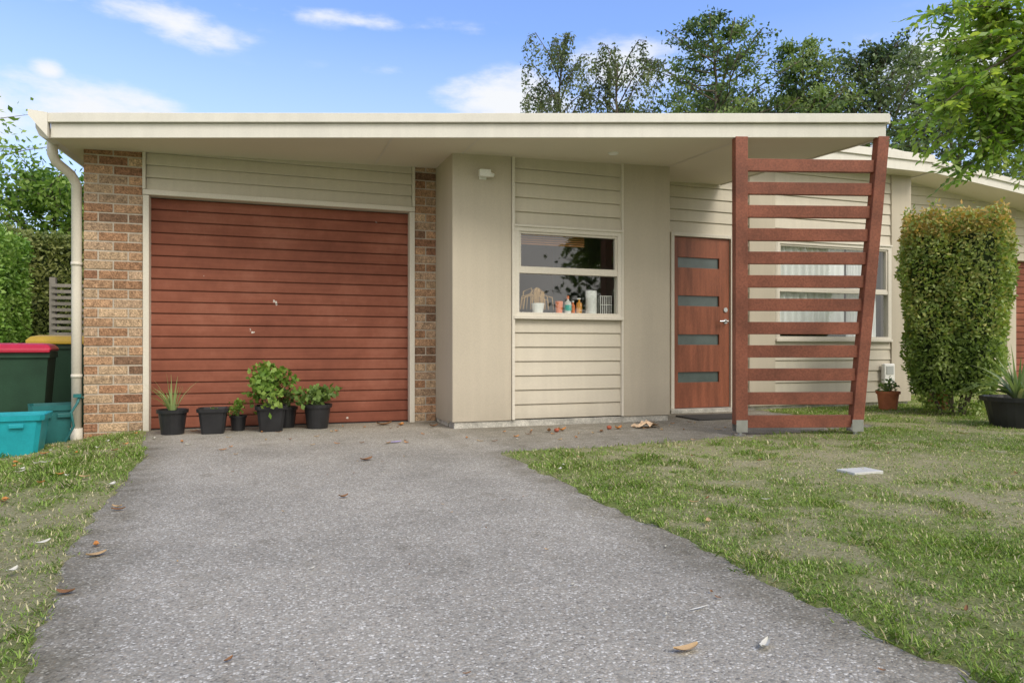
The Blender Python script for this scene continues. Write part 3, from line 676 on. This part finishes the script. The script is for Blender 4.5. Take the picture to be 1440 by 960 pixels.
HC=(7.22,5.72)
def pil_r(z,az):
    u=z/2.16
    r=.52*np.interp(u,[0,.05,.12,.25,.45,.9,1.0],[.42,.55,.72,.90,1.0,1.04,1.0])
    r=r/((np.abs(np.cos(az-.62))**5+np.abs(np.sin(az-.62))**5)**.2)*.94
    return r*(1+.12*(vnoise(az*1.2+5,z*1.3,1.0,31)-.5)*2*.6+.12*(vnoise(az*3,z*4,1,33)-.5)*2)
def pil(n):
    az=rng.uniform(0,2*pi,n); z=2.14*rng.random(n)**.9; k=rng.random(n)
    r=pil_r(z,az)*(1-np.abs(rng.normal(size=n))*.09)
    top=k<.15; r=np.where(top,pil_r(np.full(n,2.10),az)*np.sqrt(rng.random(n)),r); z=np.where(top,2.13+.16*(vnoise(r*np.cos(az),r*np.sin(az),7,3)-.5)*2+.03*rng.normal(size=n),z)
    sh=k>.985; z=np.where(sh,2.14+rng.random(n)*.17,z); r=np.where(sh,r*rng.random(n),r)
    z+= rng.normal(size=n)*.012
    keep=~((z<.24)&(rng.random(n)<.75))
    z=z[keep];r=r[keep];az=az[keep]
    x=HC[0]+r*np.cos(az)*1.02;y=HC[1]+r*np.sin(az)
    T=.18+1.2*(fbm(az*.9,z,4.5,15))+rng.normal(size=len(z))*.18+.12*(z/2.2)-.15
    return np.stack([x,y,z+.02],-1),T
def pilcol(P,T,c):
    w=np.clip((P[:,2]-1.85)/.25,0,1)*(rng.random(len(P))<.55)+ .4*(rng.random(len(P))<.25)*(P[:,2]>.9)
    w=w[:,None]; return c*(1-w)+np.array([.50,.37,.12])[None]*w
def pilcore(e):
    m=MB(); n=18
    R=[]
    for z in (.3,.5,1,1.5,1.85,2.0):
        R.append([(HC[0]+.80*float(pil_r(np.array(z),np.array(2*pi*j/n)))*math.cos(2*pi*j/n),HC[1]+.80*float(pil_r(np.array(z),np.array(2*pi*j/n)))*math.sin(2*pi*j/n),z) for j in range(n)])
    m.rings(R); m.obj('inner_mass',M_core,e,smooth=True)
    m=MB()
    for i in range(7):
        a=random.uniform(0,6.28); x=HC[0]+.22*math.cos(a); y=HC[1]+.16*math.sin(a)
        m.tube([(x*.5+HC[0]*.5,y*.5+HC[1]*.5,-.03),(x,y,.2),(x+.15*math.cos(a),y+.1*math.sin(a),.6)],[.02,.016,.01],6)
    m.obj('stems',M_bark,e)
hedge('clipped_lilly_pilly_bush',pil,30000,.050,[(0,(.06,.095,.025)),(.4,(.15,.23,.05)),(.75,(.27,.36,.09)),(1,(.42,.49,.19))],pilcore,pilcol)

# overhanging rowan-like tree
ov=empty('overhanging_rowan_tree'); wood=MB(); 
tr0=[(6.1,2.35,-.05),(6.08,2.4,1.0),(5.95,2.5,1.8),(5.75,2.6,2.5),(5.55,2.7,3.3),(5.4,2.8,4.2)]
wood.tube(tr0,[.09,.08,.07,.055,.04,.02],10)
vis=[(4.15,3.345,2.78),(4.37,3.27,2.98),(4.55,3.21,2.63),(4.02,3.39,2.30),(3.90,3.43,2.20),(4.24,3.31,2.08),(4.46,3.24,2.35),(4.62,3.19,2.02),(4.17,3.34,2.50),(4.11,3.36,3.02),(4.41,3.26,2.14),(4.42,3.25,2.80),(4.55,3.6,2.9),(4.3,3.6,3.1),(4.6,3.5,2.3),(4.55,3.0,2.5),(4.5,3.1,3.2),(4.5,3.45,2.55),(4.3,3.3,2.25),(4.35,3.3,2.62),(4.6,3.2,2.2),
     (4.1,3.4,2.15),(4.35,3.35,1.98),(4.2,3.3,2.38),(4.5,3.3,2.08),(4.45,3.3,2.95),(4.3,3.4,2.7)]
tips=vis+[(5.3,1.8,2.8),(5.9,1.4,3.2),(6.7,1.6,3.0),(7.2,2.4,3.2),(7.0,3.3,3.1),(6.2,3.7,3.3),(5.8,2.1,4.4),(6.2,3.1,4.4)]
LP=[];LD=[];LL=[];LC=[]; fl_c=[]
for ti,tpz in enumerate(tips):
    tp_=Vector(tpz); st=Vector(tr0[random.choice([3,3,4])])
    mid=(st+tp_)/2+Vector((random.uniform(-.1,.1),random.uniform(-.1,.1),.22))
    pts=[]
    for q in range(9):
        u=q/8; pts.append(st*(1-u)**2+mid*2*u*(1-u)+tp_*u*u+Vector((random.uniform(-1,1),random.uniform(-1,1),random.uniform(-1,1)))*.012)
    wood.tube(pts,[.016*(1-q/8)+.003 for q in range(9)],6)
    tone=random.uniform(.35,.9)
    for c in range(24):
        u=.55+.45*random.random()**.7; u=min(u,.999); k=int(u*8); p0=pts[k].lerp(pts[min(8,k+1)],u*8-k)
        bd=(pts[min(8,k+1)]-pts[max(0,k-1)]).normalized()
        dv=(bd*.6+Vector((random.gauss(0,1),random.gauss(0,1),random.gauss(-.15,.6)))*.6).normalized()
        Lr=random.uniform(.15,.23); sd=dv.cross(Vector((random.gauss(0,.35),random.gauss(0,.35),1))).normalized()
        wood.tube([p0,p0+dv*Lr*.5+Vector((0,0,-.005)),p0+dv*Lr+Vector((0,0,-.04))],[.0022,.0015,.001],3)
        tl=tone+random.gauss(0,.15)
        for j in range(6):
            w=j/5; base=p0+dv*Lr*(.15+.83*w)+Vector((0,0,-.04*w*w))
            for sg in ((-1,1) if j<5 else (0,)):
                dd=(dv*.6+sd*sg+Vector((0,0,-.25+random.uniform(-.1,.1)))).normalized() if sg else dv
                LP.append(tuple(base)); LD.append(tuple(dd)); LL.append(random.uniform(.062,.088)*(1-.25*abs(w-.45))); LC.append(tl+random.gauss(0,.08))
    if ti in (1,2,6,11,12,20,24,25): fl_c.append(tp_+Vector((random.uniform(0,.08),0,random.uniform(-.05,.05))))
wood.obj('trunk_and_limbs',M_bark,ov,smooth=True)
LL=np.array(LL)
leaves('crown_leaves',np.array(LP),LL,LL*.38,colmix(np.array(LC),[(0,(.08,.17,.03)),(.5,(.20,.34,.06)),(1,(.38,.50,.14))]),ov,dirs=np.array(LD),mat=M_leafthin)
FP=[]
for c in fl_c:
    for _ in range(420):
        v=Vector((random.gauss(0,1),random.gauss(0,1),random.gauss(0,1))).normalized()*random.uniform(.04,.095); v.z*=.6; FP.append(tuple(c+v))
FP=np.array(FP); leaves('flower_clusters',FP,.012,.012,colmix(rng.random(len(FP)),[(0,(.36,.30,.16)),(1,(.70,.62,.42))]),ov)

# ------------------------------------------------------------------ pots
def pot(name,x,y,z,r,h,square=False,mat=M_black,parent=None):
    e=parent or empty(name); m=MB()
    prof=[(r*.74,z),(r*.93,z+h*.86),(r*1.04,z+h*.86),(r*1.06,z+h),(r*.95,z+h),(r*.9,z+h*.85)]
    if square:
        m.rings([[(x+rr*1.25*math.cos(pi/4+pi/2*j+o),y+rr*1.25*math.sin(pi/4+pi/2*j+o),zz) for j in range(4) for o in (-.12,.12)] for rr,zz in prof])
    else: m.lathe(x,y,prof,24,cap1=False)
    m.obj('pot',mat,e)
    m=MB(); m.lathe(x,y,[(r*.9,z+h*.84),(r*.3,z+h*.87)],16); m.obj('soil',M_dirt,e); return e
def spikes(e,x,y,z,n,L,w,stops,spread=.9):
    V=[];F=[];cc=[]
    for i in range(n):
        az=random.uniform(0,2*pi); le=random.uniform(.05,spread); l=L*random.uniform(.55,1.1); ww=w*random.uniform(.7,1.2)
        col=colmix(np.array([random.random()]),stops)[0]; s=Vector((-math.sin(az),math.cos(az),0)); o=len(V)
        for q in range(5):
            u=q/4; a=le*(.6+.7*u); p=Vector((x,y,z))+Vector((math.cos(az)*math.sin(a),math.sin(az)*math.sin(a),math.cos(a)))*l*u+Vector((math.cos(az),math.sin(az),0))*.02
            wd=ww*(1-u**1.6)*.5+.0005; up=Vector((0,0,wd*.5))
            V+= [tuple(p-s*wd+up),tuple(p),tuple(p+s*wd+up)]; cc+=[col]*3
            if q<4: b0=o+q*3; F+=[(b0,b0+1,b0+4,b0+3),(b0+1,b0+2,b0+5,b0+4)]
    mesh_obj('leaves',V,F,M_leaf,e,cols=np.array(cc),smooth=True)
M_stem=pmat('green_stem',(.10,.15,.05),.7)
def bushy(e,x,y,z,R,H,n,leaf,stops,lobes=9):
    P=[];T=[]; m=MB()
    for i in range(lobes):
        a=random.uniform(0,2*pi); rr=R*random.uniform(.1,.85); hz=H*random.uniform(.3,1)*(1-.3*rr/R)
        c=Vector((x+rr*math.cos(a),y+rr*math.sin(a),z+hz)); m.tube([(x,y,z),(x+rr*.4*math.cos(a),y+rr*.4*math.sin(a),z+hz*.6),c],[.006,.005,.003],5)
        k=n//lobes; pp=np.array(c)[None]+rng.normal(size=(k,3))*np.array([R*.2,R*.2,H*.13]); P.append(pp); T.append(random.uniform(.3,.8)+rng.normal(size=k)*.18)
    m.obj('stems',M_stem,e)
    P=np.concatenate(P);T=np.concatenate(T); leaves('leaves',P,leaf*rng.uniform(.6,1.3,len(P)),leaf*.75,colmix(T,stops),e,up=.3)
e=pot('potted_spring_onions',-.91,6.70,.004,.125,.22); spikes(e,-.91,6.70,.19,34,.33,.015,[(0,(.14,.26,.09)),(1,(.42,.50,.22))],.75)
e=pot('potted_seedling',-.575,6.66,.004,.125,.225,square=True); bushy(e,-.575,6.66,.20,.04,.04,20,.02,GREEN,3)
e=pot('small_potted_plant',-.375,6.80,.004,.075,.14); bushy(e,-.375,6.80,.13,.09,.14,150,.035,BRIGHT,7)
e=pot('potted_herb',-.085,6.68,.004,.135,.235,square=True); bushy(e,-.085,6.68,.22,.23,.38,760,.055,BRIGHT,22)
e=pot('potted_nettle',.05,6.92,.004,.10,.20); bushy(e,.05,6.92,.18,.14,.16,130,.05,GREEN,8)
e=pot('potted_strawberry',.33,6.76,.004,.13,.23); bushy(e,.33,6.76,.21,.24,.18,260,.062,[(0,(.06,.12,.03)),(1,(.24,.36,.09))],15)
e=pot('potted_agave',6.72,4.66,-.0,.30,.30); spikes(e,6.72,4.66,.26,80,.55,.035,[(0,(.12,.19,.08)),(.8,(.30,.38,.18)),(1,(.5,.5,.32))],1.2)
e=pot('terracotta_pot',7.05,6.45,0,.13,.24,mat=M_terra); bushy(e,7.05,6.45,.22,.12,.15,80,.05,GREEN,5)
e=pot('terracotta_pot',7.52,6.15,0,.13,.24,mat=M_terra); bushy(e,7.52,6.15,.22,.12,.15,80,.05,GREEN,5)

# ------------------------------------------------------------------ bins, crates, fence
def bin_(x,y,z,rot,lid,s=1.0):
    e=empty('wheelie_bin'); M=Matrix.Translation((x,y,z))@Matrix.Rotation(rot,4,'Z')@Matrix.Scale(s,4)
    T=lambda vs:[tuple(M@Vector(v)) for v in vs]
    m=MB()
    def ring(w,d0,d1,zz): return T([(-w,-d0,zz),(w,-d0,zz),(w,d1,zz),(-w,d1,zz)])
    m.rings([ring(.185,.20,.24,.04),(ring(.20,.22,.25,.12)),ring(.25,.29,.27,.80),ring(.265,.31,.28,.80),ring(.265,.31,.28,.86)]); m.obj('body',M_bingreen,e,bevel=.012)
    m=MB(); 
    m.rings([ring(.275,.33,.26,.865),ring(.28,.335,.27,.885),ring(.25,.29,.25,.925),ring(.20,.22,.20,.94)]); m.box(-.27,.27,-.345,-.325,.85,.885,M=M); m.obj('lid',lid,e,bevel=.008)
    m=MB(); m.tube(T([(-.22,.27,.80),(-.22,.33,.84),(.22,.33,.84),(.22,.27,.80)]),.014,8); m.obj('handle',M_black,e)
    m=MB()
    for sx in (-.21,.21):
        r=[]
        for xx in (-.025,.025): r.append(T([(sx+xx,.24+.10*math.cos(2*pi*j/20),.10+.10*math.sin(2*pi*j/20)) for j in range(20)]))
        m.rings(r)
    m.obj('wheels',M_black,e)
    return e
bin_(-2.33,7.62,-.11,.15,M_red,.98); bin_(-2.20,8.72,-.11,-.1,M_yellow,1.08)
def crate(name,x,y,z,w,d,h,rot,mat):
    e=empty(name); M=Matrix.Translation((x,y,z))@Matrix.Rotation(rot,4,'Z'); m=MB()
    def ring(k,zz): return [tuple(M@Vector((sx*w/2*k-(.03 if ax else 0)*sx,sy*d/2*k-(0 if ax else .03)*sy,zz))) for sx,sy,ax in ((-1,-1,0),(-1,-1,1),(1,-1,1),(1,-1,0),(1,1,0),(1,1,1),(-1,1,1),(-1,1,0))]
    m.rings([ring(.84,0),ring(.96,h*.86),ring(1.03,h*.87),ring(1.05,h),ring(.98,h),ring(.95,h*.86),ring(.82,.02)],cap1=True); m.obj('tub',mat,e)
    m=MB(); 
    for sx in (-1,1): m.box(sx*w*.2-.05,sx*w*.2+.05,-d/2*1.07,-d/2*1.0,h*.70,h*.80,M=M)
    m.obj('grips',mat,e,bevel=.004); return e
crate('recycling_crate',-2.12,6.55,-.10,.58,.40,.33,.12,M_teal)
crate('garden_tub',-1.95,7.18,-.11,.36,.36,.37,.3,M_dteal)
hb=empty('garden_hose_tap'); m=MB(); m.tube([(-1.67,7.02,.32),(-1.69,6.95,.33),(-1.70,6.93,.28)],.012,8); m.box(-1.73,-1.67,6.92,6.96,.33,.36); m.tube([(-1.70,6.93,.28),(-1.74,6.90,.2),(-1.72,6.9,.08),(-1.78,6.88,-.05)],.011,8); m.obj('tap_and_hose',M_dteal,hb)
fe=empty('trellis_fence'); m=MB()
for xx in (-2.85,-2.3,-1.7): m.box(xx-.035,xx+.035,10.45,10.52,-.1,1.70)
for i in range(20): m.box(-2.85,-1.7,10.42,10.448,.05+i*.08,.05+i*.08+.042)
m.obj('slats_and_posts',pmat('weathered_timber',(.24,.22,.19),.85,.2,6,fine=.2),fe)

# ------------------------------------------------------------------ debris
def litter(name,items):
    V=[];F=[];cc=[]
    for (x,y,L,W,rot,col,cur) in items:
        o=len(V); d=Vector((math.cos(rot),math.sin(rot),0)); s=Vector((-d.y,d.x,0)); z=float(gz(np.array(x),np.array(y)))+.010
        if hard(np.array([x]),np.array([y]))[0]<0: z+=.02
        c=Vector((x,y,z)); n=6; 
        for i in range(n+1):
            u=i/n; w=W*.5*math.sin(pi*(.04+.92*u))**.8*random.uniform(.85,1.1); up=cur*abs(2*u-1)**2
            p=c+d*L*(u-.5)
            V+=[tuple(p-s*w+Vector((0,0,up+cur*.6))),tuple(p+Vector((0,0,up))),tuple(p+s*w+Vector((0,0,up+cur*.6)))]
            cc+=[tuple(np.array(col)*.85),col,tuple(np.array(col)*1.1)]
            if i<n: b0=o+i*3; F+=[(b0,b0+3,b0+4,b0+1),(b0+1,b0+4,b0+5,b0+2)]
    mesh_obj(name,V,F,M_litter,None,cols=np.array(cc))
tan=(.50,.34,.18); br=(.24,.12,.055); org=(.55,.24,.07); pale=(.58,.56,.50)
it=[(.958,1.475,.075,.03,.1,tan,.008),(1.16,1.432,.06,.022,.6,pale,.008),(1.145,1.70,.07,.006,.2,(.7,.68,.62),.001),(.547,4.69,.10,.05,.5,br,.012),(.965,6.80,.16,.07,.2,br,.02),
 (1.12,6.72,.10,.06,1.,org,.015),(1.40,6.5,.09,.05,.3,br,.015),(.30,3.55,.05,.03,.3,br,.01),(.866,5.5,.12,.05,.2,(.40,.33,.62),.006),(-.12,1.78,.03,.012,.9,br,.004),(1.9,5.5,.06,.03,.3,org,.01),(2.75,5.6,.07,.04,1,br,.01),
 (3.0,5.75,.10,.05,.4,org,.02),(2.45,5.8,.09,.05,.2,org,.02),(2.3,5.75,.07,.04,1.2,br,.02)]
for _ in range(60):
    x=random.uniform(-1.8,-.6);y=random.uniform(1.2,7); it.append((x,y,random.uniform(.03,.07),random.uniform(.015,.035),random.uniform(0,6),random.choice([tan,br,org,pale]),.008))
for _ in range(46):
    x=random.uniform(1.6,6);y=random.uniform(1.2,6); it.append((x,y,random.uniform(.02,.06),random.uniform(.01,.025),random.uniform(0,6),random.choice([tan,br,pale]),.006))
for _ in range(60):
    x=random.uniform(-.5,4);y=random.uniform(5.2,6.9)
    if y<6.2 or x<1.4: it.append((x,y,random.uniform(.02,.07),random.uniform(.01,.03),random.uniform(0,6),random.choice([tan,br,org]),.006))
for _ in range(40):
    x=random.uniform(-.4,1.4);y=random.uniform(1.2,5); it.append((x,y,random.uniform(.008,.022),random.uniform(.004,.01),random.uniform(0,6),random.choice([tan,br,pale]),.003))
litter('fallen_leaves',it)
pg=empty('paper_litter'); V=[];F=[];n=7
for i in range(n):
    for j in range(n): V.append((3.2+i*.04+random.uniform(-.01,.01),5.72+j*.025+random.uniform(-.01,.01),.012+.07*random.random()*(1-abs(i-3)/3.5)))
for i in range(n-1):
    for j in range(n-1): F.append((i*n+j,(i+1)*n+j,(i+1)*n+j+1,i*n+j+1))
mesh_obj('crumpled_wrapper',V,F,pmat('wrapper',(.80,.58,.38),.6,.35,14),pg)
def blob(name,x,y,z,r,mat):
    m=MB(); m.lathe(x,y,[(.2*r,z-.8*r),(.8*r,z-.55*r),(r,z),(.85*r,z+.5*r),(.3*r,z+.75*r),(.05*r,z+.62*r)],14); m.obj(name,mat,None,smooth=True)
M_fruit=pmat('fallen_fruit_skin',(.36,.09,.045),.6,.3,20)
for x,y in ((2.37,5.74),(2.92,5.78)): blob('fallen_fruit',x,y,.022,.024,M_fruit)

# ------------------------------------------------------------------ light
S=Vector((.35,-.88,.95)).normalized()
el=math.asin(S.z); rot=math.atan2(S.x,S.y)
sun=bpy.data.lights.new('sun','SUN'); sun.energy=2.2; sun.angle=math.radians(26); sun.color=(1,.93,.82)
so_=bpy.data.objects.new('sun',sun); C.objects.link(so_); so_.rotation_euler=S.to_track_quat('Z','Y').to_euler()
w=bpy.data.worlds.new('World'); scene.world=w; w.use_nodes=True; nt=w.node_tree; bg=nt.nodes['Background']
sky=N(nt,'ShaderNodeTexSky'); sky.sky_type='NISHITA'; sky.sun_disc=False; sky.sun_elevation=el; sky.sun_rotation=rot; sky.air_density=1.0; sky.dust_density=.6; sky.ozone_density=1.5
tc=N(nt,'ShaderNodeTexCoord'); sp=N(nt,'ShaderNodeSeparateXYZ'); nt.links.new(tc.outputs['Generated'],sp.inputs[0])
def M2(op,a,b=None,clamp=False):
    n=N(nt,'ShaderNodeMath',operation=op); n.use_clamp=clamp
    for i,v in enumerate((a,b)):
        if v is None: continue
        if isinstance(v,(int,float)): n.inputs[i].default_value=v
        else: nt.links.new(v,n.inputs[i])
    return n.outputs[0]
az=M2('ARCTAN2',sp.outputs[0],sp.outputs[1])
hyp=M2('SQRT',M2('ADD',M2('MULTIPLY',sp.outputs[0],sp.outputs[0]),M2('MULTIPLY',sp.outputs[1],sp.outputs[1])))
sl=M2('DIVIDE',sp.outputs[2],M2('MAXIMUM',hyp,.001))
cmb=N(nt,'ShaderNodeCombineXYZ'); nt.links.new(az,cmb.inputs[0]); nt.links.new(M2('MULTIPLY',sl,2.2),cmb.inputs[1])
n1=N(nt,'ShaderNodeTexNoise'); n1.inputs['Scale'].default_value=8; n1.inputs['Detail'].default_value=9; n1.inputs['Roughness'].default_value=.6; nt.links.new(cmb.outputs[0],n1.inputs['Vector'])
blobs=[(-.225,.300,.15,.055,1),(-.129,.425,.13,.04,.9),(.32,.365,.15,.06,1),(-.276,.44,.05,.025,.9),(-.27,.335,.03,.02,.8),(.081,.468,.32,.020,.5),(.50,.395,.16,.08,.8),(-.34,.27,.12,.06,.85),(.15,.40,.3,.02,.25),(.9,.35,.2,.1,.8)]
mask=None
for (a0,s0,ra,rs,wt) in blobs:
    dx=M2('DIVIDE',M2('SUBTRACT',az,a0),ra); dy=M2('DIVIDE',M2('SUBTRACT',sl,s0),rs)
    d=M2('SQRT',M2('ADD',M2('MULTIPLY',dx,dx),M2('MULTIPLY',dy,dy)))
    v=M2('MULTIPLY',M2('SUBTRACT',1.0,d,True),wt)
    mask=v if mask is None else M2('MAXIMUM',mask,v)
v=M2('ADD',M2('MULTIPLY',mask,.75),M2('MULTIPLY',M2('SUBTRACT',n1.outputs[0],.5),1.3))
mr=N(nt,'ShaderNodeMapRange'); mr.interpolation_type='SMOOTHSTEP'; mr.inputs[1].default_value=.10; mr.inputs[2].default_value=.62; nt.links.new(v,mr.inputs[0])
cm=M2('MULTIPLY',mr.outputs[0],M2('MULTIPLY',mask,4.0,True),True)
tint=N(nt,'ShaderNodeMix',data_type='RGBA',blend_type='MULTIPLY'); tint.inputs[0].default_value=1; nt.links.new(sky.outputs[0],tint.inputs[6]); tint.inputs[7].default_value=(1.5,1.6,2.0,1)
haze=M2('MULTIPLY',M2('SUBTRACT',1.0,M2('DIVIDE',sl,.46),True),.9)
mh=N(nt,'ShaderNodeMix',data_type='RGBA'); nt.links.new(haze,mh.inputs[0]); nt.links.new(tint.outputs[2],mh.inputs[6]); mh.inputs[7].default_value=(5.1,5.7,6.5,1)
mc=N(nt,'ShaderNodeMix',data_type='RGBA'); nt.links.new(cm,mc.inputs[0]); nt.links.new(mh.outputs[2],mc.inputs[6]); mc.inputs[7].default_value=(6.2,6.35,6.6,1)
# broad bank of added unseen bright cloud behind the camera, as facade fill light
fill_bank=N(nt,'ShaderNodeMapRange'); fill_bank.interpolation_type='SMOOTHSTEP'; fill_bank.inputs[1].default_value=-.05; fill_bank.inputs[2].default_value=-.45; fill_bank.inputs[3].default_value=0; fill_bank.inputs[4].default_value=.95
nt.links.new(sp.outputs[1],fill_bank.inputs[0])
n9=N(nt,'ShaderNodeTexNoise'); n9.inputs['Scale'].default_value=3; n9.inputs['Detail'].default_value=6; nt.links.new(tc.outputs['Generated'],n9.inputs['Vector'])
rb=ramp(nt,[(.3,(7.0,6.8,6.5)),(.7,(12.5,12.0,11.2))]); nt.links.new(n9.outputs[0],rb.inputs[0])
mbk=N(nt,'ShaderNodeMix',data_type='RGBA'); nt.links.new(fill_bank.outputs[0],mbk.inputs[0]); nt.links.new(mc.outputs[2],mbk.inputs[6]); nt.links.new(rb.outputs[0],mbk.inputs[7])
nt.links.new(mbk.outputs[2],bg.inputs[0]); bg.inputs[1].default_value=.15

# ------------------------------------------------------------------ camera
cam=bpy.data.cameras.new('camera'); co=bpy.data.objects.new('camera',cam); C.objects.link(co)
co.location=(0,0,.76); co.rotation_euler=(pi/2,0,-math.radians(18.7))
cam.sensor_width=36; cam.lens=24; cam.shift_y=.007; cam.clip_start=.05; cam.clip_end=3000
scene.camera=co
scene.view_settings.view_transform='Standard'; scene.view_settings.look='None'; scene.view_settings.exposure=0
